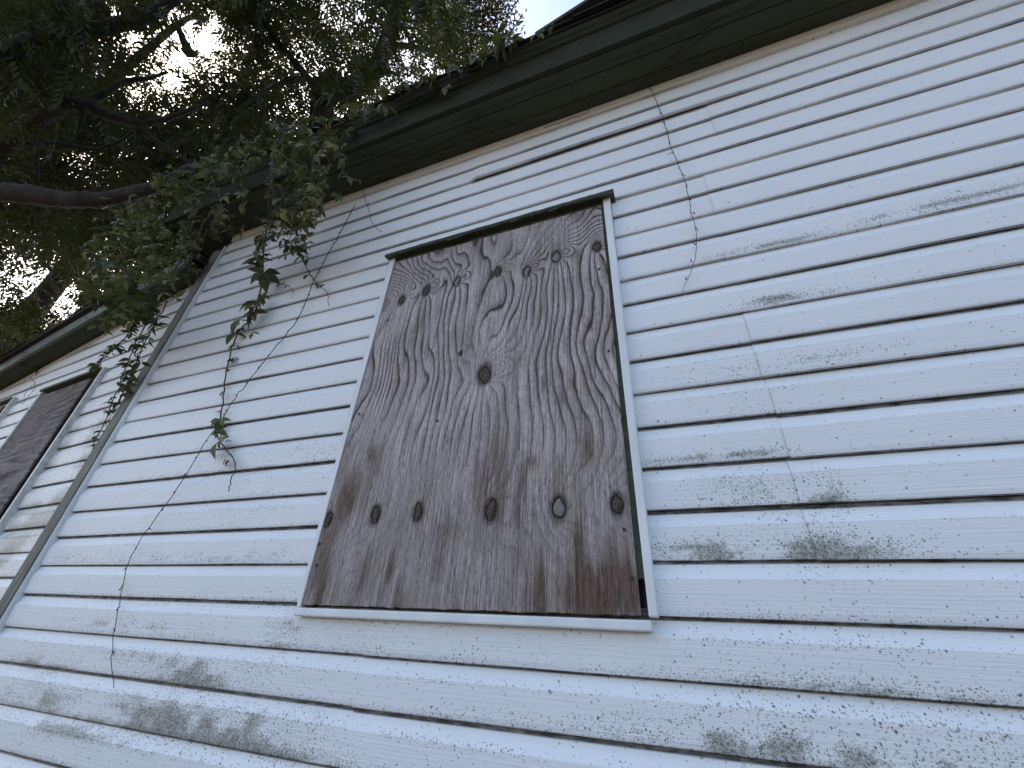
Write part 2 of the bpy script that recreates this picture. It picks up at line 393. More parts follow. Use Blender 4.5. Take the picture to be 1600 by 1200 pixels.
for i in range(-10, 6):
    z0 = ZB + i*2*S
    if z0 > 3.85: continue
    zt = z0 + 2*S
    seed = (i+20)*3
    nc = 2
    if z0 + S > 3.83: nc = 1
    top = not (z0+nc*S > 3.83)
    if zt <= Z_SILL+.06:                    # below the window
        xs_ = [X_POST, -.845 if i >= -8 else -.4, 2.0, XR]
    elif z0 >= Z_HEAD-.01:                  # above it
        sm = {2: -.62, 3: .35, 4: float(on_y(733, 286, 0)[0])}.get(i, .1)
        xs_ = [X_POST, sm, sm+2.9, XR]
    else:
        xs_ = None
    if xs_:
        xs_ = [x for x in xs_ if x <= XR]
        for j in range(len(xs_)-1):
            lf = None
            if i == 4 and j == 1: lf = lift_of(xs_[1], xs_[1]+1.5, .013)
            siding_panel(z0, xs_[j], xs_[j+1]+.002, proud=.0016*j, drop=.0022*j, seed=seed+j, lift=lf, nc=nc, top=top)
    else:
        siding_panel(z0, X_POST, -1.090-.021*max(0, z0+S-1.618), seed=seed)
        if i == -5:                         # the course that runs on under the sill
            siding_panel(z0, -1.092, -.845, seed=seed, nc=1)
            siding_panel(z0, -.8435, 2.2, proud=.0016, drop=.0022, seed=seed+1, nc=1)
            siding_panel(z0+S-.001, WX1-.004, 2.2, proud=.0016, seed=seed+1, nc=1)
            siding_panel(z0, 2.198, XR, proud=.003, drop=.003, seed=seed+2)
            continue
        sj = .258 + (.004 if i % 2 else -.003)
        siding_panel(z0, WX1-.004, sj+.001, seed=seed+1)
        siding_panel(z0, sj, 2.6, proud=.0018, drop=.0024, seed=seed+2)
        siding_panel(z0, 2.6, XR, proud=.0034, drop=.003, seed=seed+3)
# wing panels, cut along the sloping rake
RS = 0.137; ZR = 3.452                      # rake: z at the post and slope along x
WS = .1105
def rake_z(x): return ZR + (x+2.6)*RS
cutn = Vector((-RS, 0, 1)).normalized()
for i in range(-7, 6):
    z0 = 2.250 + i*2*WS
    if z0 > 3.46: continue
    zt = z0+2*WS
    spans = [(-7.2, -2.67)] if (z0 > 2.9 or zt < 1.2) else [(-7.2, -5.32), (-4.60, -4.055), (-3.262, -2.67)]
    for (a, b_) in spans:
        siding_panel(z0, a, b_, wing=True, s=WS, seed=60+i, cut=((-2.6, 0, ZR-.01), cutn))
# J-channel under the soffit
jb = MB(); jb.box((X_POST, -.004, 3.828), (XR, .02, 3.8535)); jb.build('soffit_channel', M['trim'], house, bevel=.002)
# wall body
sh = MB(); sh.box((-2.66, .022, .0), (XR, 4.6, 3.853)); sh.build('wall_core', M['sheath'], house)
# corner board and its white channel
pb = MB(); pb.box((-2.682, -.020, .30), (-2.612, .05, 3.70)); pb.build('corner_board', M['green_worn'], house, bevel=.003)
pc = MB(); pc.box((-2.6115, -.014, .30), (-2.601, .03, 3.74)); pc.build('corner_channel', M['trim'], house, bevel=.003)
fd = MB(); fd.box((-2.70, .012, -.1), (XR, .12, .36)); fd.build('foundation', M['sheath'], house)

# main eave
ZS = 3.856; YF = -.238; ZF = 4.075; XL = -2.98
for (ya, yb_) in ((YF+.022, YF+.0935), (YF+.0965, YF+.178), (YF+.1805, .6)):
    xa = XL
    for xb in ((-1.25, 1.1, XR) if ya < -.2 else (-.2, 2.2, XR) if ya < -.1 else (-1.9, .55, XR)):
        so = MB(); so.box((xa, ya, ZS+random.uniform(0, .0025)), (xb-.002, yb_, ZS+.02)); so.build('soffit_board', M['soffit'], house, bevel=.002); xa = xb
st_ = MB(); st_.box((XL, YF+.024, ZS-.008), (XR, YF+.058, ZS-.0005)); st_.build('soffit_trim', M['soffit'], house, bevel=.002)
fa = MB(); fa.box((XL, YF, ZS-.012), (XR, YF+.021, ZF)); fa.build('fascia_board', M['green'], house, bevel=.003)
mo = MB()
prof = [(YF-.001, ZF-.045), (YF-.012, ZF-.038), (YF-.016, ZF-.025), (YF-.028, ZF-.012), (YF-.034, ZF+.004), (YF-.034, ZF+.016), (YF+.02, ZF+.016), (YF+.02, ZF-.045)]
mo.add([(XL-.01, y, z) for y, z in prof]+[(XR, y, z) for y, z in prof], [tuple(range(7, -1, -1)), tuple(range(8, 16))]+[(q, (q+1) % 8, (q+1) % 8+8, q+8) for q in range(8)])
mo.build('eave_moulding', M['green'], house)
fe = MB(); fe.box((XL-.001, YF+.022, ZS-.01), (XL+.02, .6, ZF)); fe.build('end_board', M['green'], house)
# roof: deck and shingles along the eave
PITCH = math.tan(R(24))
rd = MB()
rd.hexa([(XL-.03, YF-.045, ZF+.017), (XR, YF-.045, ZF+.017), (XR, 3.2, ZF+.017+PITCH*3.4), (XL-.03, 3.2, ZF+.017+PITCH*3.4),
         (XL-.03, YF-.045, ZF+.032), (XR, YF-.045, ZF+.032), (XR, 3.2, ZF+.032+PITCH*3.4), (XL-.03, 3.2, ZF+.032+PITCH*3.4)])
rd.build('roof_deck', M['shingle'], house)
def shingle(x, w, y, z, ln, dy, lab=None):
    b_ = MB(); t = .007
    j = [random.uniform(-.007, .007) for _ in range(4)]
    b_.hexa([(x+j[2], y+j[0], z), (x+w+j[3], y+j[1], z), (x+w, y+ln, z+PITCH*ln), (x, y+ln, z+PITCH*ln),
             (x+j[2], y+j[0], z+t), (x+w+j[3], y+j[1], z+t), (x+w, y+ln, z+t+PITCH*ln), (x, y+ln, z+t+PITCH*ln)])
    return b_.build('shingle', M['shingle'], house)
x = XL-.03; 
while x < 1.0:
    w = random.uniform(.24, .32)
    shingle(x, w-.006, YF-.066+random.uniform(-.012, .006), ZF+.031, .2, 0)
    shingle(x+.12, w-.006, YF-.058+random.uniform(-.012, .010), ZF+.0395, .2, 0)
    x += w
# the raised gable edge that climbs to the right over the eave
ga = on_y(836, 50, -.30); gb = on_y(960, -30, -.30)
sl = (gb[2]-ga[2])/(gb[0]-ga[0])
gx1 = 2.4
rg = MB()
rg.hexa([(ga[0], -.300, ga[2]-.035), (gx1, -.300, ga[2]-.035+sl*(gx1-ga[0])), (gx1, 2.6, ga[2]-.035+sl*(gx1-ga[0])), (ga[0], 2.6, ga[2]-.035),
         (ga[0], -.300, ga[2]), (gx1, -.300, ga[2]+sl*(gx1-ga[0])), (gx1, 2.6, ga[2]+sl*(gx1-ga[0])), (ga[0], 2.6, ga[2])])
rg.build('gable_roof_edge', M['shingle'], house)
gw = MB()
gw.add([(ga[0]+.02, -.262, ZF+.05), (gx1, -.262, ZF+.05), (gx1, -.262, ga[2]-.04+sl*(gx1-ga[0])), (ga[0]+.02, -.262, ga[2]-.03),
        (ga[0]+.02, -.23, ZF+.05), (gx1, -.23, ZF+.05), (gx1, -.23, ga[2]-.04+sl*(gx1-ga[0])), (ga[0]+.02, -.23, ga[2]-.03)],
       [(0, 1, 2, 3), (7, 6, 5, 4), (0, 4, 5, 1), (3, 2, 6, 7), (0, 3, 7, 4), (1, 5, 6, 2)])
gw.build('gable_board', M['shingle'], house)

# wing eave: trim, rake soffit, fascia, roof
def rake_box(name, mat, xa, xb, y0, y1, dz0, dz1, bevel=0.0):
    b_ = MB()
    b_.hexa([(xa, y0, rake_z(xa)+dz0), (xb, y0, rake_z(xb)+dz0), (xb, y1, rake_z(xb)+dz0), (xa, y1, rake_z(xa)+dz0),
             (xa, y0, rake_z(xa)+dz1), (xb, y0, rake_z(xb)+dz1), (xb, y1, rake_z(xb)+dz1), (xa, y1, rake_z(xa)+dz1)])
    return b_.build(name, mat, house, bevel=bevel, xf=wing_xf)
rake_box('rake_channel', M['trim_dirty'], -7.3, -2.71, -.008, .02, -.022, .006, .002)
rake_box('rake_soffit', M['soffit'], -7.3, -2.66, -.115, .05, .018, .034)
rake_box('rake_board', M['grey_fascia'], -7.3, -2.64, -.137, -.116, .006, .118, .003)
rake_box('wing_roof', M['shingle'], -7.35, -2.67, -.165, 2.6, .120, .150)
for k in range(15):
    xa = -7.3+k*.31
    rake_box('shingle', M['shingle'], xa, xa+.3, -.172+random.uniform(-.008, .008), .1, .151, .159)
wc = MB(); wc.box((-7.2, .022, 0), (-2.66, 2.4, 2.80)); wc.build('wing_wall_core', M['sheath'], house, xf=wing_xf)
wg = MB(); wg.hexa([(-7.2, .022, 2.80), (-2.66, .022, 2.80), (-2.66, 2.4, 2.80), (-7.2, 2.4, 2.80), (-7.2, .022, rake_z(-7.2)+.1), (-2.66, .022, rake_z(-2.66)+.1), (-2.66, 2.4, rake_z(-2.66)+.1), (-7.2, 2.4, rake_z(-7.2)+.1)])
wg.build('wing_gable_core', M['sheath'], house, xf=wing_xf)

# ------------------------------------------------------------------ main window: trims, casing, cap (a part of the house)
win = MB(); win.box((WX0+.03, .016, Z_SILL+.03), (WX1-.03, .0215, Z_HEAD-.03)); win = win.build('window', M['dark'], house)
def wpart(name, P, mat, bevel=.002, parent=win, xf=None):
    b_ = MB(); b_.hexa(P); return b_.build(name, mat, parent, bevel=bevel, xf=xf)
def slab(xa0, xb0, za, xa1, xb1, zb, y0, y1):    # bottom edge xa0..xb0 at za, top edge xa1..xb1 at zb
    return [(xa0, y0, za), (xb0, y0, za), (xb0, y1, za), (xa0, y1, za), (xa1, y0, zb), (xb1, y0, zb), (xb1, y1, zb), (xa1, y1, zb)]
wpart('side_trim', slab(-1.094, -1.079, 1.617, -1.126, -1.095, 3.098, -.022, .018), M['trim'], .003)
wpart('side_trim', slab(-.097, -.077, 1.622, -.112, -.084, 3.092, -.024, .018), M['trim'], .003)
b_ = MB(); b_.hexa(slab(-1.094, -.092, 1.594, -1.094, -.092, 1.616, -.025, .018)); b_.build('sill_trim', M['trim'], win, bevel=.004)
wpart('side_casing', slab(-.150, -.098, 1.70, -.16, -.113, 3.08, -.010, .016), M['casing'])
wpart('side_casing', slab(-1.078, -1.05, 1.62, -1.094, -1.06, 3.08, .004, .016), M['casing'])
wpart('head_casing', slab(-1.100, -.113, 3.035, -1.100, -.113, 3.091, -.012, .016), M['casing'])
# drip cap with an uneven painted lip
xs = np.linspace(-1.135, -.066, 60); pv = []
for x_ in xs:
    j1 = (vnoise(x_*30, 1.5)-.5)*.008; j2 = (vnoise(x_*45, 7.5)-.5)*.006
    pv.append([(x_, .016, 3.093), (x_, -.020, 3.093+j2*.4), (x_, -.044, 3.086+j1), (x_, -.050, 3.092+j1), (x_, -.048, 3.103+j2), (x_, .016, 3.122+j2)])
V = np.array(pv).reshape(-1, 3); Fq = []
for i in range(59):
    for k in range(6): Fq.append((i*6+k, i*6+(k+1) % 6, (i+1)*6+(k+1) % 6, (i+1)*6+k))
Fq += [tuple(range(5, -1, -1)), tuple(59*6+k for k in range(6))]
link('drip_cap', mesh('drip_cap', V, Fq, M['casing']), win)
# flakes of lifting paint on the cap
for (fx, w_) in ((-.80, .045), (-.775, .05), (-.50, .03), (-.33, .04), (-.12, .05)):
    wpart('paint_flake', [(fx, -.046, 3.074), (fx+w_, -.047, 3.080), (fx+w_, -.043, 3.081), (fx, -.041, 3.075), (fx+.003, -.052, 3.081), (fx+w_-.004, -.050, 3.086), (fx+w_, -.042, 3.089), (fx, -.041, 3.088)], M['casing'], 0)

# ------------------------------------------------------------------ plywood
def plywood_fields(U, Vv, W, H, knots, seed, nlines=30):
    """grain lines 0..1, relief, stain; contours fan out from the knots as on rotary-cut ply"""
    F = U/W*nlines*.46
    wob = (fbm(U*3.6, Vv*.55, seed, 2)-.5)*7 + (fbm(U*11, Vv*.9, seed+9, 2)-.5)*2.6 + sstep(.35,.6,fbm(U*4, Vv*3, seed+60, 2))*(fbm(U*13, Vv*4.0, seed+61, 2)-.5)*2.0 + (fbm(U*30, Vv*3, seed+19, 2)-.5)*.35
    F = F + wob
    for (ku, kv, rs, kind) in knots:
        du = U-ku; dv = Vv-kv
        below = -dv
        wdt = np.clip(.010*rs+.42*np.abs(dv), 0, .10+.0*dv)
        amp = 1.55*rs*np.where(dv < 0, np.exp(-(np.clip(below, 0, 9)/.85)**2), np.exp(-(np.clip(dv, 0, 9)/.14)**2))
        if kind == 'low': amp = .9*rs*np.exp(-(np.abs(dv)/.12)**2)
        F = F + amp*np.tanh(du/wdt)
        if kind != 'low':
            F = F + 3.2*rs*np.exp(-((du-.028*rs)/(.040*rs))**2-((dv-.022)/(.036*rs))**2)
        else:
            F = F + 2.2*rs*np.exp(-(du/(.034*rs))**2-(dv/(.06*rs))**2)
    F = F + (vnoise(U*60, Vv*14, seed+5)-.5)*.22
    ph = F-np.floor(F)
    saw = (ph/.9)**2.3
    edge = 1-sstep(.84, 1.0, ph)
    line = np.clip(.8*saw*edge+.75*np.exp(-((ph-.84)/.055)**2), 0, 1)
    rel = ph**1.8*edge
    vis = .5+.5*sstep(.26, .42, Vv/H)
    vis = vis*(.45+.75*sstep(.32, .62, fbm(U*5, Vv*3, seed+20, 3)))
    return np.clip(line*vis, 0, 1), rel*vis
def plywood(name, corners, y_of, knots_px, seed, step, mat, label, thick=.012, horiz=False, xf=None, stains=()):
    (x0a, x0b), (x1a, x1b), z0, z1 = corners    # left x (bottom, top), right x (bottom, top), z bottom, top
    W = x1a-x0a; H = z1-z0
    nu = int(W/step); nv = int(H/step)
    u = np.linspace(0, 1, nu); v = np.linspace(0, 1, nv); UU, VV = np.meshgrid(u, v)
    XX = (x0a+(x0b-x0a)*VV)*(1-UU) + (x1a+(x1b-x1a)*VV)*UU; ZZ = z0+(z1-z0)*VV
    # ragged sawn edge at the bottom
    ZZ = ZZ + (1-sstep(0, .01, VV))*(vnoise(XX*70, XX*0, seed)-.5)*.004
    Uc, Vc = XX-x0a, ZZ-z0
    kn = []
    for (px, py, rs, kind) in knots_px:
        p = on_y(px, py, y_of); kn.append((p[0]-x0a, p[2]-z0, rs, kind))
    if horiz: line, rel = plywood_fields(Vc, Uc, H, W, kn, seed, 26)
    else: line, rel = plywood_fields(Uc, Vc, W, H, kn, seed)
    stain = np.zeros_like(UU)
    for (px, py, wx, wz, k) in stains:
        p = on_y(px, py, y_of)
        q = ((XX-p[0]+.012*(vnoise(XX*40, ZZ*3, 3)-.5))/wx)**2+((ZZ-p[2])/wz)**2
        stain += k*np.exp(-q)*(.1+1.5*fbm(XX*80, ZZ*5, 15, 4))
    stain += .38*sstep(.60, .80, fbm(XX*16, ZZ*3.0, seed+40, 3))*(.25+.75*sstep(.55, .2, VV)) + .34*sstep(.40, .16, VV+.10*(fbm(XX*9, ZZ*2, 77)-.5))*(.6+.8*fbm(XX*25, ZZ*3, 78)) + .16*sstep(.78, .98, VV)
    YY = y_of - rel*.0022 + (fbm(XX*2, ZZ*2, seed+50)-.5)*.004
    pit = np.zeros_like(UU)
    for (ku, kv, rs, kind) in kn:
        q = np.hypot((Uc-ku)/(.019*rs), (Vc-kv)/(.032*rs)); pit = np.maximum(pit, 1-sstep(.85, 1.15, q)); line = np.maximum(line, .75*(1-sstep(1.0, 1.5+.5*vnoise(Uc*90, Vc*40, 3), q)))
    YY = YY + pit*.004
    V = np.stack([XX, YY, ZZ], -1).reshape(-1, 3); I = np.arange(nu*nv).reshape(nv, nu)
    Fr = np.stack([I[:-1, :-1], I[:-1, 1:], I[1:, 1:], I[1:, :-1]], -1).reshape(-1, 4)
    # edges and back
    ring = np.concatenate([I[0, :], I[1:, -1], I[-1, -2::-1], I[-2:0:-1, 0]]); back = V[ring].copy(); back[:, 1] = y_of+thick
    nb = len(V); nr = len(ring); rb = np.arange(nr)+nb
    Fe = np.stack([ring, rb, np.roll(rb, -1), np.roll(ring, -1)], -1)
    Vall = np.concatenate([V, back])
    A = {'grain': np.concatenate([line.ravel(), np.full(nr, .8)]), 'stain': np.concatenate([np.clip(stain, 0, 1).ravel(), np.full(nr, .5)])}
    if xf: Vall = xf(Vall)
    o = link(name, mesh(name, Vall, np.concatenate([Fr, Fe]), mat, True, A))
    tag(o, label, 'plywood board', 'plywood boards over the windows')
    return o
KN = [(628, 469, .85, 'o'), (666, 454, .95, 'o'), (714, 440, .85, 'p'), (778, 424, .8, 'o'), (823, 424, .85, 'p'), (869, 401, .95, 'p'), (933, 385, .85, 'o'),
      (757, 585, 1.25, 'o'), (720, 552, .35, 'o'),
      (513, 812, .8, 'low'), (587, 804, .9, 'low'), (653, 800, .85, 'low'), (767, 796, 1.0, 'low'), (873, 793, 1.0, 'low'), (964, 787, .85, 'low')]
YB = -.020
bl = on_y(471, 947, YB); br = on_y(1002, 969, YB); tl = on_y(619, 409, YB); tr = on_y(939, 322, YB)
STN = [(930, 930, .09, .07, 1.1), (840, 930, .035, .12, .8), (990, 930, .02, .06, .5), (570, 900, .02, .07, .7), (610, 890, .015, .05, .7), (500, 930, .02, .09, .7), (540, 780, .03, .06, .6),
       (905, 850, .015, .07, .7), (690, 880, .03, .05, .4), (700, 830, .06, .04, .4), (640, 660, .012, .05, .6), (848, 600, .012, .03, .7), (880, 620, .012, .03, .6), (630, 570, .012, .03, .6),
       (580, 710, .02, .03, .6), (830, 720, .02, .02, .7), (920, 700, .015, .05, .7), (660, 500, .012, .04, .5), (735, 510, .01, .03, .6), (850, 480, .012, .06, .6), (690, 395, .03, .02, .5), (905, 335, .03, .03, .5), (930, 440, .008, .04, .5)]
board = plywood('plywood_board', ((bl[0], tl[0]), (br[0], tr[0]), (bl[2]+br[2])/2+.006, (tl[2]+tr[2])/2), YB, KN, 3, .0022, M['board'],
                'large weathered grey plywood board with swirling grain and dark knots covering the middle window', stains=STN)
for (px, py, rs, kind) in KN:
    p = on_y(px, py, YB); n = 14; ph0 = random.uniform(0, 6.28); mb = MB(); P = []; Q = []; Cc = []
    for k in range(n):
        th = 2*math.pi*k/n; j = 1+.16*math.sin(2*th+ph0)+.10*math.sin(3*th+2*ph0)+random.uniform(-.09, .09); tip = 1+.45*max(0, -math.sin(th))**5+.15*max(0, math.sin(th))**8
        r_u, r_v = .0165*rs*j, .027*rs*j*tip
        P.append((p[0]+r_u*math.cos(th), YB-.0006, p[2]+r_v*math.sin(th)))
        Q.append((p[0]+.80*r_u*math.cos(th), YB+.0012, p[2]+.82*r_v*math.sin(th)))
        Cc.append((p[0]+.35*r_u*math.cos(th)+.002, YB-.0026-random.uniform(0, .001), p[2]+.35*r_v*math.sin(th)))
    mb.add(Q+Cc+[(p[0]+.002, YB-.0022, p[2])], [(k, (k+1) % n, n+(k+1) % n, n+k) for k in range(n)]+[(n+k, n+(k+1) % n, 2*n) for k in range(n)])
    plug = (px in (714, 823, 869, 873))
    ko = mb.build('knot', M['knot_plug' if plug else 'knot'], board, smooth=False)
    rb_ = MB(); rb_.add(P+Q, [(k, (k+1) % n, n+(k+1) % n, n+k) for k in range(n)]); rb_.build('knot_crack', M['crack'], ko)
for (px, py) in ((928, 338), (936, 420), (951, 548), (606, 500), (561, 647), (499, 680+170), (975, 827), (988, 903), (683, 657), (672, 378), (494, 883)):
    p = on_y(px, py, YB-.003); nb_ = MB(); n = 8
    nb_.add([(p[0]+.0035*math.cos(2*math.pi*k/n), p[1]-.001, p[2]+.0042*math.sin(2*math.pi*k/n)) for k in range(n)]+[(p[0], p[1]+.0005, p[2])]+
            [(p[0]+.0036*math.cos(2*math.pi*k/n), p[1]+.004, p[2]+.0043*math.sin(2*math.pi*k/n)) for k in range(n)],
            [(k, (k+1) % n, n) for k in range(n)]+[(k+n+1, (k+1) % n+n+1, (k+1) % n, k) for k in range(n)])
    nb_.build('nail', M['nail'], board)

# wing windows (positions along the wing wall)
def wing_window(xa, xb, z0, z1, label, seed):
    w_ = MB(); w_.box((xa+.02, .0165, z0), (xb-.02, .0215, z1)); w_ = w_.build('window', M['dark'], house, xf=wing_xf)
    for xx in (xa-.012, xb+.035):
        wpart('side_trim', slab(xx, xx+.026, z0, xx, xx+.026, z1, -.022, .018), M['trim_dirty'], .003, w_, wing_xf)
    wpart('side_casing', slab(xb-.092, xb+.034, z0, xb-.092, xb+.034, z1, .006, .016), M['dark'], .002, w_, wing_xf)
    wpart('head_casing', slab(xa-.01, xb+.03, z1-.018, xa-.01, xb+.03, z1+.002, -.030, .016), M['casing'], .002, w_, wing_xf)
    wpart('sill_trim', slab(xa-.01, xb+.03, z0-.03, xa-.01, xb+.03, z0-.002, -.03, .018), M['trim_dirty'], .003, w_, wing_xf)
    plywood('plywood_board', ((xa+.013, xa+.013), (xb-.085, xb-.075), z0+.004, z1-.05), -.012, (), seed, .006, M['board_side'], label, horiz=True, xf=wing_xf)
wing_window(-4.045, -3.29, 1.35, 2.905, 'dark brown plywood board over the window just left of the corner post', 14)
wing_window(-5.31, -4.60, 1.35, 2.945, 'sliver of a dark plywood board at the far left edge of the wall', 19)

# ------------------------------------------------------------------ vines
def leaflet(L, W, fold, droop):
    """ovate pointed leaflet along +x, two rows of faces folded on the midrib"""
    st = [(0, 0), (.18, .55), (.42, 1.0), (.68, .78), (.86, .38), (1.0, 0)]
    V = []; 
    for t, w in st:
        z = -droop*t*t*L; V.append((t*L, 0, z))
    for s in (1, -1):
        for t, w in st[1:-1]:
            V.append((t*L-.02*L, s*w*W/2, -droop*t*t*L + fold*w*W/2))
    F = []
    for s, b in ((1, 6), (-1, 10)):
        idx = [0]+[b+i for i in range(4)]+[5]
        mid = [0, 1, 2, 3, 4, 5]
        F.append((mid[0], mid[1], idx[1]))
        for i in range(1, 4): F.append((mid[i], mid[i+1], idx[i+1], idx[i]))
        F.append((mid[4], mid[5], idx[4]))
    F = [f if i < 5 else tuple(reversed(f)) for i, f in enumerate(F)]
    return np.array(V), F
def creeper_mesh(mat, nl, seed):
    r = random.Random(seed); mb = MB()
    for k in range(nl):
        a = R(-100+200*k/(nl-1))+r.uniform(-.12, .12) if nl > 1 else 0
        L = (1-.38*abs(k-(nl-1)/2)/max(1, (nl-1)/2))*r.uniform(.88, 1.1) if nl > 1 else 1
        V, F = leaflet(L, L*r.uniform(.46, .58), r.uniform(.05, .45), r.uniform(.1, .6))
        roll = r.uniform(-.35, .35); tilt = r.uniform(-.25, .35)
        Rm = np.array(Matrix.Rotation(a, 3, 'Z') @ Matrix.Rotation(tilt, 3, 'Y') @ Matrix.Rotation(roll, 3, 'X'))
        mb.add((Rm @ V.T).T + np.array([.04*math.cos(a), .04*math.sin(a), 0]), F)
    mb.tube([(-.75, 0, .18), (-.4, 0, .10), (0, 0, 0), (.06, 0, 0)], [.018, .016, .015, .01], 4, False)
    me = mesh('leaf', np.array(mb.v), mb.f, mat, False)
    return me
LEAF = [creeper_mesh(M['creeper'], 5, i) for i in range(5)]+[creeper_mesh(M['creeper'], 3, 20+i) for i in range(3)]
PALE = [creeper_mesh(M['creeper_pale'], 5, 40+i) for i in range(3)]+[creeper_mesh(M['creeper_pale'], 3, 50+i) for i in range(2)]
SMALL = [creeper_mesh(M['creeper'], 3, 60+i) for i in range(2)]+[creeper_mesh(M['creeper_pale'], 1, 70)]
def put_leaf(p, size, parent, pool, facing=None, spread=.8):
    me = random.choice(pool)
    o = bpy.data.objects.new('leaf', me); col.objects.link(o)
    nrm = Vector(facing if facing else (-.1, -.75, .55)) + Vector((random.gauss(0, spread), random.gauss(0, spread*.6), random.gauss(0, spread*.6)))
    nrm.normalize()
    tip = Vector((random.gauss(0, .8), random.gauss(-.2, .4), random.gauss(-.75, .5))); tip = (tip-nrm*tip.dot(nrm)); tip.normalize()
    y = nrm.cross(tip)
    m = Matrix((tip, y, nrm)).transposed().to_4x4()
    m.translation = Vector(p) - Vector(parent.location)
    o.parent = parent; o.matrix_local = m @ Matrix.Scale(size, 4)
    return o
def leaf_heap(name, pts, sizes, pool, parent, spread=.9):
    """leaves too small or too many to pick apart, joined into one part"""
    VV, FF = [], []; b = 0; cache = {}
    for p, s in zip(pts, sizes):
        me = random.choice(pool)
        if me.name not in cache:
            cache[me.name] = (np.array([v.co[:] for v in me.vertices]), [tuple(q.vertices) for q in me.polygons])
        V, F = cache[me.name]
        nrm = Vector((-.1+random.gauss(0, spread), -.6+random.gauss(0, spread*.7), .5+random.gauss(0, spread*.7))).normalized()
        tip = Vector((random.gauss(0, .8), random.gauss(-.2, .4), random.gauss(-.75, .5))); tip = (tip-nrm*tip.dot(nrm)).normalized()
        m = np.array(Matrix((tip, nrm.cross(tip), nrm)).transposed())
        VV.append((m @ (V*s).T).T + np.array(p)); FF += [tuple(i+b for i in f) for f in F]; b += len(V)
    me = mesh(name, np.concatenate(VV), FF, pool[0].materials[0])
    o = link(name, me, parent); o['kind'] = 'stuff'; return o
def vine_root(loc, label, group=None):
    return empty('climbing_vine', tuple(loc), label, 'vine', group)
def stem(parent, pts, r0, r1, per=5, jit=.003, name='stem', n=5):
    P = smooth_path(pts, per, jit); rad = np.linspace(r0, r1, len(P)); mb = MB(); mb.tube(P, rad, n)
    mb.build(name, M['stem'], parent, smooth=True); return P
def along(P, k):
    P = np.array(P); d = np.concatenate([[0], np.cumsum(np.linalg.norm(np.diff(P, axis=0), axis=1))])
    return [np.array([np.interp(t, d, P[:, i]) for i in range(3)]) for t in k*d[-1]]
def Y(l): return [on_y(*p) for p in l]

# 1 the big hanging clump at the eave and its long strand down the siding
v1 = vine_root((-2.3, -.3, 3.4), 'leafy vine hanging from the main eave with its longest strand trailing down the siding')
A1 = Y([(470, 190, -.30), (440, 215, -.33), (425, 260, -.36), (428, 310, -.30), (418, 350, -.22), (412, 390, -.14), (408, 440, -.08), (398, 490, -.05), (372, 520, -.03), (358, 560, -.02), (350, 610, -.018), (343, 660, -.018), (340, 680, -.02), (352, 700, -.025), (368, 725, -.02), (362, 750, -.02), (357, 768, -.02)])
P1 = stem(v1, A1, .0055, .0018, 5, .002)
for px, py, y_, s, pl in [(405, 385, -.17, .085, LEAF), (412, 425, -.10, .075, LEAF), (403, 470, -.07, .065, LEAF), (398, 485, -.06, .055, LEAF), (372, 500, -.05, .05, PALE), (368, 520, -.04, .045, LEAF), (345, 655, -.03, .035, PALE), (342, 690, -.03, .045, LEAF), (338, 672, -.03, .03, LEAF), (357, 712, -.03, .028, SMALL), (395, 520, -.05, .03, LEAF), (405, 405, -.13, .07, LEAF), (416, 365, -.2, .07, LEAF)]:
    put_leaf(on_y(px, py, y_), s*1.6, v1, pl, (-.1, -.85, .35), .35)
for k in np.linspace(.30, .93, 22):
    put_leaf(along(P1, np.array([k]))[0]+rng.normal(0, .014, 3), random.uniform(.04, .06) if k < .7 else random.uniform(.02, .032), v1, PALE if random.random() < .5 else LEAF, None, .5)
A1b = Y([(470, 250, -.33), (478, 300, -.28), (472, 340, -.2), (462, 370, -.12), (468, 395, -.07), (482, 425, -.04), (495, 442, -.03), (512, 460, -.025), (514, 478, -.02)])
P1b = stem(v1, A1b, .004, .0015)
for k in np.linspace(.35, .86, 16): put_leaf(along(P1b, np.array([k]))[0]+rng.normal(0, .012, 3), random.uniform(.028, .04), v1, SMALL+LEAF[:2], None, .5)
A1c = Y([(430, 255, -.36), (422, 290, -.34), (418, 330, -.3)])
stem(v1, A1c, .004, .002)
for px, py in ((428, 262), (433, 264), (424, 272), (420, 283), (424, 290)): put_leaf(on_y(px, py, -.37), .035, v1, PALE, (0, -.8, .5), .5)
A1d = Y([(412, 425, -.08), (425, 436, -.05), (440, 443, -.03), (452, 447, -.025), (458, 455, -.02), (455, 466, -.02)]); stem(v1, A1d, .0022, .001)
for px, py in ((431, 437), (437, 444), (444, 441), (450, 446)): put_leaf(on_y(px, py, -.04), .026, v1, SMALL, None, .5)
nl = 0
for (cx, cy, sx, sy, y0, y1, cnt, sm, sM) in [(470, 225, 34, 20, -.44, -.28, 66, .035, .07), (472, 290, 22, 36, -.38, -.24, 80, .03, .062), (405, 240, 40, 18, -.47, -.30, 54, .03, .062),
                                              (505, 225, 30, 18, -.40, -.28, 22, .045, .08), (450, 345, 22, 26, -.30, -.18, 46, .03, .065)]:
    for _ in range(cnt):
        p = on_y(random.gauss(cx, sx*.8), random.gauss(cy, sy*.8), random.uniform(y0, y1))
        put_leaf(p, random.uniform(sm, sM)*.92, v1, LEAF if random.random() < .68 else PALE); nl += 1
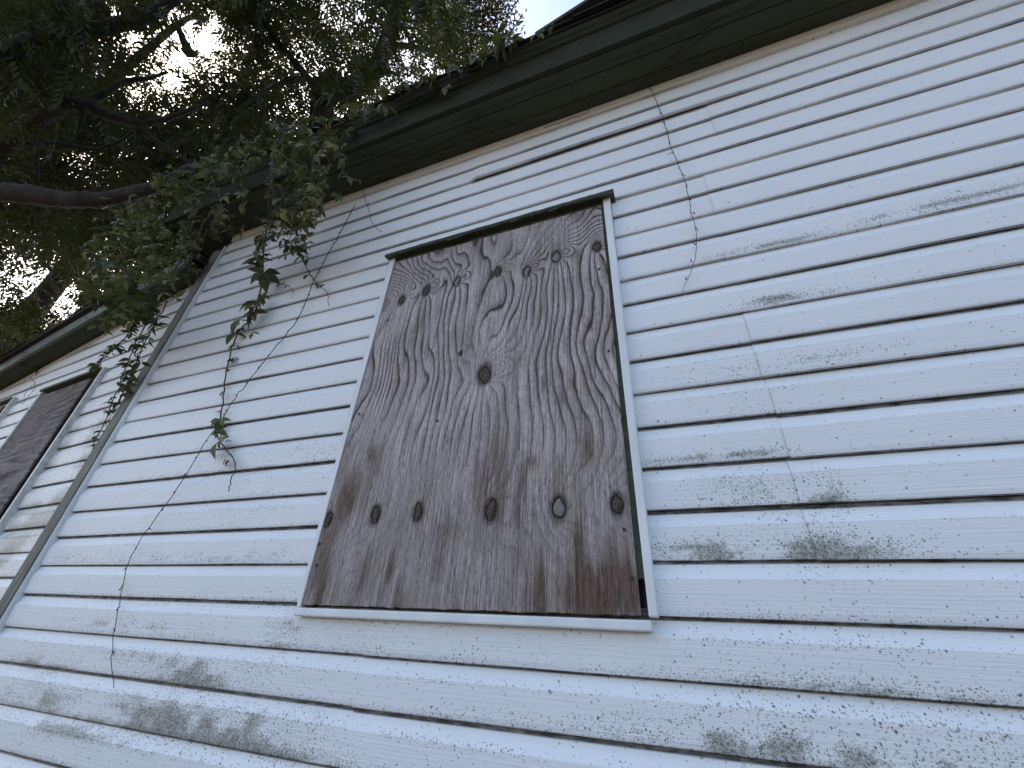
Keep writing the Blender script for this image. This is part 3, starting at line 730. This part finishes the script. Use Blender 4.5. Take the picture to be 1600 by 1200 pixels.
for (pts, n_) in (([(492, 235, -.33), (505, 285, -.32), (500, 330, -.30), (493, 350, -.29)], 16), ([(455, 300, -.31), (458, 345, -.25), (448, 395, -.15)], 13), ([(432, 320, -.30), (420, 365, -.22), (400, 410, -.12)], 12),
                  ([(385, 250, -.40), (378, 295, -.38), (383, 325, -.37)], 9), ([(520, 215, -.33), (535, 262, -.32), (545, 280, -.32)], 8), ([(475, 330, -.28), (480, 365, -.2), (462, 392, -.1)], 12)):
    Pq = stem(v1, Y(pts), .003, .001)
    for k in np.linspace(.15, 1, n_): put_leaf(along(Pq, np.array([k]))[0]+rng.normal(0, .012, 3), random.uniform(.035, .058), v1, PALE if random.random() < .6 else LEAF, None, .5)
# 2 along the roof edge to the right
v2 = vine_root((-1.4, -.3, 4.1), 'thin vine creeping along the shingle edge above the green fascia')
A2 = Y([(500, 205, -.30), (545, 190, -.31), (590, 172, -.31), (640, 145, -.31), (690, 125, -.31), (735, 100, -.31), (790, 72, -.31), (812, 62, -.31)])
P2 = stem(v2, A2, .005, .002)
for k in np.linspace(0, 1, 46):
    q = along(P2, np.array([k]))[0]+np.array([random.gauss(0, .02), random.gauss(-.015, .02), random.gauss(.01, .03)])
    put_leaf(q, random.uniform(.05, .095), v2, PALE if random.random() < .6 else LEAF, (0, -.7, .6), .5)
for px, py in ((835, 55), (845, 52), (862, 42)): put_leaf(on_y(px, py, -.32), .035, v2, PALE, None, .5)
# 3 the mass over the wing roof and its strands over the wing wall
v3 = vine_root((-3.4, -.2, 3.2), 'dense vine spilling over the lower roof edge beside the corner post')
A3 = Y([(330, 330, -.30), (300, 380, -.28), (262, 440, -.24), (235, 490, -.2), (215, 530, -.14), (195, 580, -.08), (172, 640, -.03), (150, 690, 0), (130, 735, .02)])
P3 = stem(v3, A3, .005, .0015)
A3b = Y([(250, 470, -.22), (215, 500, -.18), (190, 535, -.16), (160, 560, -.13), (145, 590, -.10)]); P3b = stem(v3, A3b, .004, .0015)
A3c = Y([(262, 470, -.22), (240, 510, -.18), (222, 545, -.14), (205, 585, -.08), (190, 620, -.03), (170, 655, .0)]); P3c = stem(v3, A3c, .0035, .001)
for P_, n_, s0, s1 in ((P3, 30, .035, .07), (P3b, 22, .045, .08), (P3c, 24, .045, .08)):
    for k in np.linspace(.1, .92, n_):
        q = along(P_, np.array([k]))[0]+rng.normal(0, .03, 3)*np.array([1, .7, 1])*(1.1-k)
        put_leaf(q, random.uniform(s0, s1)*(1.1-.5*k), v3, LEAF, None, .6)
for (pts, n_) in (([(300, 300, -.42), (300, 350, -.40), (275, 400, -.36), (258, 455, -.3)], 22), ([(238, 335, -.40), (225, 390, -.36), (232, 440, -.32)], 16), ([(180, 420, -.36), (190, 470, -.30), (165, 515, -.26)], 14), ([(330, 275, -.44), (345, 320, -.42), (340, 350, -.42)], 9)):
    Pq = stem(v3, Y(pts), .003, .001)
    for k in np.linspace(.1, 1, n_): put_leaf(along(Pq, np.array([k]))[0]+rng.normal(0, .014, 3), random.uniform(.035, .06), v3, PALE if random.random() < .5 else LEAF, None, .5)
hp, hs = [], []
for (cx, cy, sx, sy, y0, y1, cnt, sm, sM) in [(340, 262, 38, 14, -.5, -.3, 80, .03, .06), (275, 290, 32, 16, -.5, -.3, 80, .026, .055), (215, 345, 30, 26, -.5, -.25, 85, .03, .06), (165, 415, 28, 38, -.45, -.2, 80, .04, .075), (235, 410, 34, 32, -.45, -.2, 75, .026, .055),
                                              (318, 335, 34, 26, -.22, -.04, 75, .035, .07), (375, 300, 30, 24, -.2, -.05, 55, .03, .06), (300, 385, 18, 26, -.2, -.08, 40, .03, .06), (195, 470, 35, 26, -.35, -.15, 50, .04, .08)]:
    for i in range(cnt):
        p = on_y(random.gauss(cx, sx*.75), random.gauss(cy, sy*.75), random.uniform(y0, y1))
        if i < 20: put_leaf(p, random.uniform(sm, sM), v3, LEAF if random.random() < .8 else PALE)
        else: hp.append(p); hs.append(random.uniform(sm, sM))
leaf_heap('leaf_mass', hp, hs, LEAF, v3)
# 4..7 bare stems on the siding and soffit
v4 = vine_root((-1.9, -.02, 1.6), 'long bare stem crossing the siding left of the middle window')
stem(v4, Y([(555, 320, -.03), (530, 365, -.02), (508, 405, -.018), (490, 440, -.016), (470, 490, -.016), (445, 525, -.016), (420, 555, -.016), (385, 600, -.016), (365, 625, -.016), (345, 660, -.018), (325, 685, -.016), (295, 735, -.016), (262, 785, -.016), (225, 835, -.016), (200, 880, -.016), (188, 930, -.016), (180, 980, -.016), (174, 1030, -.016), (178, 1075, -.016)]), .0025, .0011, 4, .0016)
v5 = vine_root((.1, -.02, 2.9), 'thin bare stem trailing down the siding right of the middle window')
stem(v5, Y([(1000, 137, -.05), (1018, 140, -.03), (1028, 165, -.02), (1040, 195, -.018), (1048, 230, -.018), (1062, 262, -.018), (1072, 290, -.018), (1080, 330, -.018), (1088, 365, -.018), (1085, 405, -.018), (1075, 435, -.018), (1066, 458, -.018)]), .0020, .0008, 4, .0012)
def shoots(parent, pts, n_):
    P = smooth_path(pts, 5, 0); mb = MB()
    for k in np.linspace(.06, .95, n_):
        q = along(P, np.array([k]))[0]; a = random.uniform(0, 6.28); l = random.uniform(.008, .028)
        e = q+np.array([math.cos(a)*l, -.002, math.sin(a)*l*.8]); mb.tube([q, (q+e)/2+np.array([.002, -.002, .001]), e], [.0016, .0012, .0007], 4)
        b3 = q+np.array([.0, -.001, 0]); mb.tube([b3-np.array([0, 0, .003]), b3, b3+np.array([0, 0, .003])], [.0012, .0034, .0012], 5)
    mb.build('side_shoot', M['stem'], parent)
shoots(v4, Y([(555, 320, -.03), (508, 405, -.018), (470, 490, -.016), (420, 555, -.016), (365, 625, -.016), (325, 685, -.016), (262, 785, -.016), (200, 880, -.016), (180, 980, -.016), (178, 1075, -.016)]), 30)
shoots(v5, Y([(1028, 165, -.02), (1048, 230, -.018), (1072, 290, -.018), (1088, 365, -.018), (1066, 458, -.018)]), 14)
v6 = vine_root((-.9, -.1, 3.85), 'web of dry bare stems clinging under the green soffit')
def Z(l, dz=-.006): return [on_z(px, py, ZS-.003+dz) for px, py in l]
stem(v6, Z([(735, 205), (700, 222), (660, 240), (610, 247), (560, 245), (500, 262), (455, 285), (420, 300)]), .004, .002, 4, .002)
stem(v6, Z([(660, 240), (625, 262), (590, 285), (570, 300)]), .0025, .0015, 4, .002)
stem(v6, Z([(560, 245), (590, 240), (640, 238)]), .0016, .001, 4, .002)
stem(v6, Z([(730, 213), (745, 175), (768, 140), (790, 108)]) , .003, .0015, 4, .002)
stem(v6, Z([(735, 205), (790, 192), (830, 178)]), .003, .0012, 4, .002)
stem(v6, Z([(1000, 137), (1035, 105), (1080, 65), (1130, 30), (1180, 5), (1230, -20)]), .0035, .0018, 4, .002)
stem(v6, Z([(1035, 105), (1075, 80), (1115, 50), (1150, 35), (1190, 0)]), .0022, .001, 4, .002)
stem(v6, [on_y(850, 200, -.035), on_y(880, 190, -.03), on_y(910, 178, -.03), on_y(930, 165, -.03), on_y(945, 160, -.03)], .0018, .001, 4, .002)
v7 = vine_root((-1.5, -.05, 3.6), 'short withered tendril hanging below the soffit above the board')
stem(v7, Y([(562, 282, -.10), (568, 305, -.06), (575, 325, -.03), (580, 345, -.02), (590, 358, -.02), (597, 362, -.02)]), .0018, .001, 4, .001)
for px, py, y_, s in ((562, 283, -.11, .035), (575, 318, -.04, .018), (594, 361, -.025, .012)): put_leaf(on_y(px, py, y_), s, v7, PALE, None, .4)
# fine dry stems over the wing
v8 = vine_root((-3.8, 0, 2.9), 'fine dry tendrils on the siding between the two left boards')
stem(v8, [on_y(47, 590, .1), on_y(55, 600, .1), on_y(50, 612, .1), on_y(42, 622, .1), on_y(36, 632, .1)], .0022, .001, 4, .002)
stem(v8, [on_y(55, 600, .1), on_y(50, 604, .1), on_y(40, 614, .1), on_y(34, 632, .1)], .0018, .001, 4, .002)

# ------------------------------------------------------------------ trees
def tree_root(loc, label, group='trees over the house'):
    return empty('tree', tuple(loc), label, 'tree', group)
def limb(parent, pts, r0, r1, name='branch', per=6, jit=.012, n=8):
    P = smooth_path(pts, per, min(jit, .05*r0)); q_ = np.linspace(0, 1, len(P)); rad = (r0+(r1-r0)*q_)*(1+.22*(vnoise(q_*9, q_*0, int(r0*900))-.5)); mb = MB(); mb.tube(P, rad, n+2)
    mb.build(name, M['bark'], parent, smooth=True); return P
def T(l): return [at_t(*p) for p in l]
def frond_template(nl=13, L=.40, lw=.026, ll=.115, seed=0):
    r = random.Random(seed); mb = MB()
    for i in range(nl):
        t = (i+1)/nl; s = 1 if i % 2 else -1
        base = np.array([L*t*.92, 0, -.10*L*t*t*2])
        a = s*R(62)*(1-.5*t)+r.uniform(-.15, .15) if i < nl-1 else 0
        l = ll*(1-.35*abs(t-.45)*1.4)*r.uniform(.85, 1.1)
        d = np.array([math.cos(a), math.sin(a), -.30-r.uniform(0, .25)]); d /= np.linalg.norm(d)
        sd_ = np.array([-math.sin(a), math.cos(a), r.uniform(-.3, .3)]); w = lw*r.uniform(.85, 1.15)
        V = [base, base+d*l*.4+sd_*w/2, base+d*l+np.array([0, 0, -.012]), base+d*l*.4-sd_*w/2]
        mb.add(V, [(0, 1, 2, 3)])
    mb.add([(0, -.003, 0), (L*.95, 0, -.18*L), (0, .003, 0)], [(0, 1, 2)])
    return np.array(mb.v), mb.f
def quads(F):                                # mixed faces as one array of quads
    return np.array([f if len(f) == 4 else (*f, f[-1]) for f in F])
TPL = [frond_template(13, .42, .030, .12, 1), frond_template(15, .50, .028, .12, 2), frond_template(11, .34, .032, .11, 3)]
def oval_template(n=9, spread=.16, l=.075, w=.034, seed=0):
    r = random.Random(seed); mb = MB()
    for i in range(n):
        c = np.array([r.gauss(0, spread*.5), r.gauss(0, spread*.5), r.gauss(0, spread*.4)])
        d = np.array([r.gauss(0, 1), r.gauss(0, 1), r.gauss(-.4, .7)]); d /= np.linalg.norm(d)
        s = np.cross(d, [r.random(), r.random(), 1]); s /= np.linalg.norm(s)
        mb.add([c, c+d*l*.45+s*w/2, c+d*l, c+d*l*.45-s*w/2], [(0, 1, 2, 3)])
    return np.array(mb.v), mb.f
OTPL = [oval_template(9, .2, .085, .036, s) for s in range(3)]
def crown(parent, clumps, mat, tpl, per, name='foliage', droop=.5, scale=(.8, 1.2), seed=1):
    g = np.random.default_rng(seed); VV = []; FF = []; b = 0
    for (c, rad) in clumps:
        k = int(per*(rad/.5)**2)
        for _ in range(k):
            d = g.normal(0, 1, 3); d /= np.linalg.norm(d); rr = rad*g.random()**.45
            p = c + d*rr*np.array([1, 1, .75])
            V, F = tpl[g.integers(len(tpl))]
            az = g.random()*6.283; el = g.normal(-.2, droop); ro = g.normal(0, .6)
            m = np.array(Matrix.Rotation(az, 3, 'Z') @ Matrix.Rotation(-el, 3, 'Y') @ Matrix.Rotation(ro, 3, 'X'))
            s = g.uniform(*scale)
            VV.append((m @ (V*s).T).T + p); FF.append(F+b); b += len(V)
    V = np.concatenate(VV); F = np.concatenate(FF)
    me = mesh(name, V, F, mat); o = link(name, me, parent); o['kind'] = 'stuff'; return o
TPLQ = []
def only_quads(t):
    V, F = t; return V, np.array([f for f in F if len(f) == 4])
FQ = [only_quads(t) for t in TPL]; OQ = [only_quads(t) for t in OTPL]
def gap(px, py):                            # where the photo's canopy opens to the sky
    g_ = 0.0
    for (cx, cy, rx, ry, k) in ((235, 75, 115, 70, 1.0), (320, 70, 60, 70, .8), (60, 432, 65, 28, 1.0), (15, 250, 22, 16, .8), (135, 235, 30, 12, .7), (45, 205, 20, 8, .7), (100, 460, 40, 30, .6)):
        q = ((px-cx)/rx)**2+((py-cy)/ry)**2; g_ = max(g_, k*math.exp(-q*.7))
    return g_
def clumps_for(n, xr, yr, tr_, rr, ok, seed):
    r = random.Random(seed); out = []; tries = 0
    while len(out) < n and tries < 20000:
        tries += 1
        px, py = r.uniform(*xr), r.uniform(*yr)
        t_, rd_ = r.uniform(*tr_), r.uniform(*rr); e_ = rd_*600/t_*.8
        g_ = max(gap(px+a*e_, py+b*e_) for a, b in ((0, 0), (1, 0), (-1, 0), (0, 1), (0, -1)))
        if not ok(px, py) or g_ > .48: continue
        out.append((at_t(px, py, t_), rd_))
    return out
# near tree: stands left of the wing, limbs reach over its roof
t1 = tree_root((-8.6, -2.2, 0), 'nearest tree with bare dark limbs reaching over the lower roof')
tk = [np.array([-8.6, -2.2, -.05]), np.array([-8.5, -2.0, 1.5]), np.array([-8.3, -1.8, 3.0]), np.array([-8.1, -1.6, 4.3])]
limb(t1, tk+[np.array([-7.6, -1.3, 6.0]), np.array([-7.0, -1.2, 8.5])], .26, .07, 'trunk', n=10)
limb(t1, [tk[3]]+T([(-120, 330, 6.6), (0, 232, 5.6), (45, 195, 5.3), (85, 170, 5.0), (130, 163, 4.8), (165, 178, 4.7), (215, 193, 4.6), (260, 185, 4.5), (325, 160, 4.3)]), .085, .010)
limb(t1, T([(80, 172, 5.02), (70, 150, 5.0), (58, 112, 4.9), (70, 72, 4.8), (86, 38, 4.7), (102, 2, 4.6), (115, -40, 4.6)]), .040, .022)
limb(t1, T([(62, 90, 4.85), (50, 50, 4.85), (48, 10, 4.9)]), .03, .015)
limb(t1, T([(130, 163, 4.8), (165, 146, 4.8), (195, 128, 4.8), (232, 122, 4.7), (262, 112, 4.7)]), .028, .010)
limb(t1, T([(215, 193, 4.6), (250, 225, 4.5), (300, 255, 4.3)]), .022, .010)
limb(t1, T([(10, 228, 5.6), (65, 222, 5.4), (110, 228, 5.3), (150, 233, 5.2), (185, 222, 5.1), (210, 205, 5.0)]), .026, .010)
limb(t1, T([(128, 166, 4.8), (128, 190, 4.8), (115, 212, 4.8), (92, 226, 4.8)]), .014, .007)
limb(t1, [tk[2]]+T([(-130, 300, 6.0), (0, 300, 5.2), (60, 306, 4.9), (120, 313, 4.6), (170, 310, 4.4), (215, 300, 4.2), (262, 285, 4.0), (300, 262, 3.9)]), .085, .035)
limb(t1, T([(55, 205, 5.2), (57, 250, 5.3), (62, 330, 5.4)]), .018, .010)
limb(t1, T([(-80, 120, 5.2), (0, 85, 5.0), (80, 60, 4.8), (170, 42, 4.6), (240, 20, 4.5), (300, -25, 4.4)]), .07, .03)
okA = lambda px, py: px < 440 and py < 560-.75*max(0, px-80)
cl1 = clumps_for(120, (-60, 430), (-60, 520), (5.6, 7.6), (.22, .42), okA, 3)
cl1 += [(at_t(x_, y_, t_), r_) for (x_, y_, t_, r_) in ((40, 10, 4.6, .45), (110, 15, 4.5, .35), (170, 10, 4.5, .3), (230, -5, 4.5, .3), (5, 90, 4.8, .4), (30, 130, 5.0, .3), (100, 60, 4.9, .25), (30, 380, 5.6, .5), (20, 500, 5.2, .4), (90, 520, 5.2, .3))]
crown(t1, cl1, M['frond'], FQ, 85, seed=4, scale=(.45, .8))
# second tree: behind the wing, crown over the eave
t2 = tree_root((-4.6, 3.4, 0), 'tree with long drooping fronds rising behind the main roof')
limb(t2, [np.array([-4.6, 3.4, -.05]), np.array([-4.5, 3.2, 2.5]), np.array([-4.3, 2.6, 4.6])]+T([(500, 175, 6.6), (545, 142, 6.5), (582, 115, 6.5), (598, 80, 6.6), (612, 40, 6.7), (622, -10, 7.0)]), .20, .06, 'trunk', n=9)
limb(t2, T([(582, 115, 6.5), (605, 112, 6.4), (625, 118, 6.3)]), .035, .018)
limb(t2, T([(605, 72, 6.6), (640, 72, 6.8), (675, 80, 7.0), (700, 88, 7.2), (725, 96, 7.4)]), .04, .015)
limb(t2, T([(520, 160, 6.5), (480, 120, 6.3), (430, 60, 6.2), (400, 10, 6.3)]), .05, .02)
limb(t2, T([(480, 120, 6.3), (440, 130, 6.0), (400, 150, 5.8), (370, 175, 5.7)]), .03, .012)
okB = lambda px, py: py < 250-.52*max(0, px-420) and py < 270 and px < 745
cl2 = clumps_for(85, (330, 750), (-70, 260), (5.2, 8.2), (.25, .45), okB, 8)
crown(t2, cl2, M['frond'], FQ, 31, seed=9, scale=(.6, 1.05))
# third: fine-leaved, farther and taller, against the open sky
t3 = tree_root((-4.4, 7.0, 0), 'tall fine leaved tree farthest back against the open sky', None)
limb(t3, [np.array([-4.4, 7.0, -.05]), np.array([-4.3, 6.6, 5.0]), np.array([-4.0, 5.6, 9.5])]+T([(700, 60, 14.0), (725, 20, 14.4), (735, -30, 15)]), .28, .06, 'trunk', n=9)
for a in ([(705, 55, 14), (745, 55, 14), (785, 62, 14)], [(720, 30, 14.2), (760, 15, 14.2), (790, 15, 14.2)], [(702, 60, 14), (740, 80, 13.8), (765, 88, 13.8)], [(730, -10, 14.6), (765, -25, 14.5)]): limb(t3, T(a), .05, .012, n=6)
cl3 = [(at_t(x_, y_, t_), r_) for (x_, y_, t_, r_) in ((690, 10, 14, 1.0), (720, 40, 14, .9), (750, 10, 14, .8), (745, 60, 13.8, .75), (775, 30, 14, .55), (780, 55, 13.8, .42), (790, 42, 14, .32), (760, 85, 13.6, .5), (730, 80, 13.6, .7), (755, -40, 14.5, .8), (785, 5, 14.2, .35), (700, -40, 14.5, 1.1), (660, 30, 14.5, 1.0))]
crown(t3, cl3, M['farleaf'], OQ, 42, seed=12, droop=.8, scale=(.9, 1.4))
# fourth: background mass that closes most of the view to the sky
t4 = tree_root((-14.5, 2.5, 0), 'broad dark tree behind the others closing off the sky at left')
limb(t4, [np.array([-14.5, 2.5, -.1]), np.array([-14.2, 2.3, 3.0]), np.array([-13.6, 2.0, 6.5]), np.array([-12.5, 1.6, 10]), np.array([-11.5, 1.5, 14])], .38, .1, 'trunk', n=10)
for a in ([(60, 330, 14), (100, 200, 12.5), (160, 120, 12)], [(150, 360, 14), (230, 230, 12), (330, 150, 11.5)], [(40, 250, 13), (250, 60, 12), (310, 20, 12)], [(300, 90, 12), (285, 60, 12), (272, 20, 12)]): limb(t4, T(a), .10, .03, n=6)
okC = lambda px, py: py < 600-.75*max(0, px-60) and px < 640 and not (px > 430 and random.random() < .75)
cl4 = clumps_for(150, (-40, 600), (-60, 560), (10.5, 16), (.5, 1.0), okC, 21)
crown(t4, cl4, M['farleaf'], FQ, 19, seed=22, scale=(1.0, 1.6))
# the thin veil inside the opening
cl5 = [(at_t(random.uniform(140, 360), random.uniform(-10, 150), random.uniform(11, 14)), .8) for _ in range(11)]
crown(t4, cl5, M['farleaf'], FQ, 8, name='thin_foliage', seed=31, scale=(.8, 1.3))
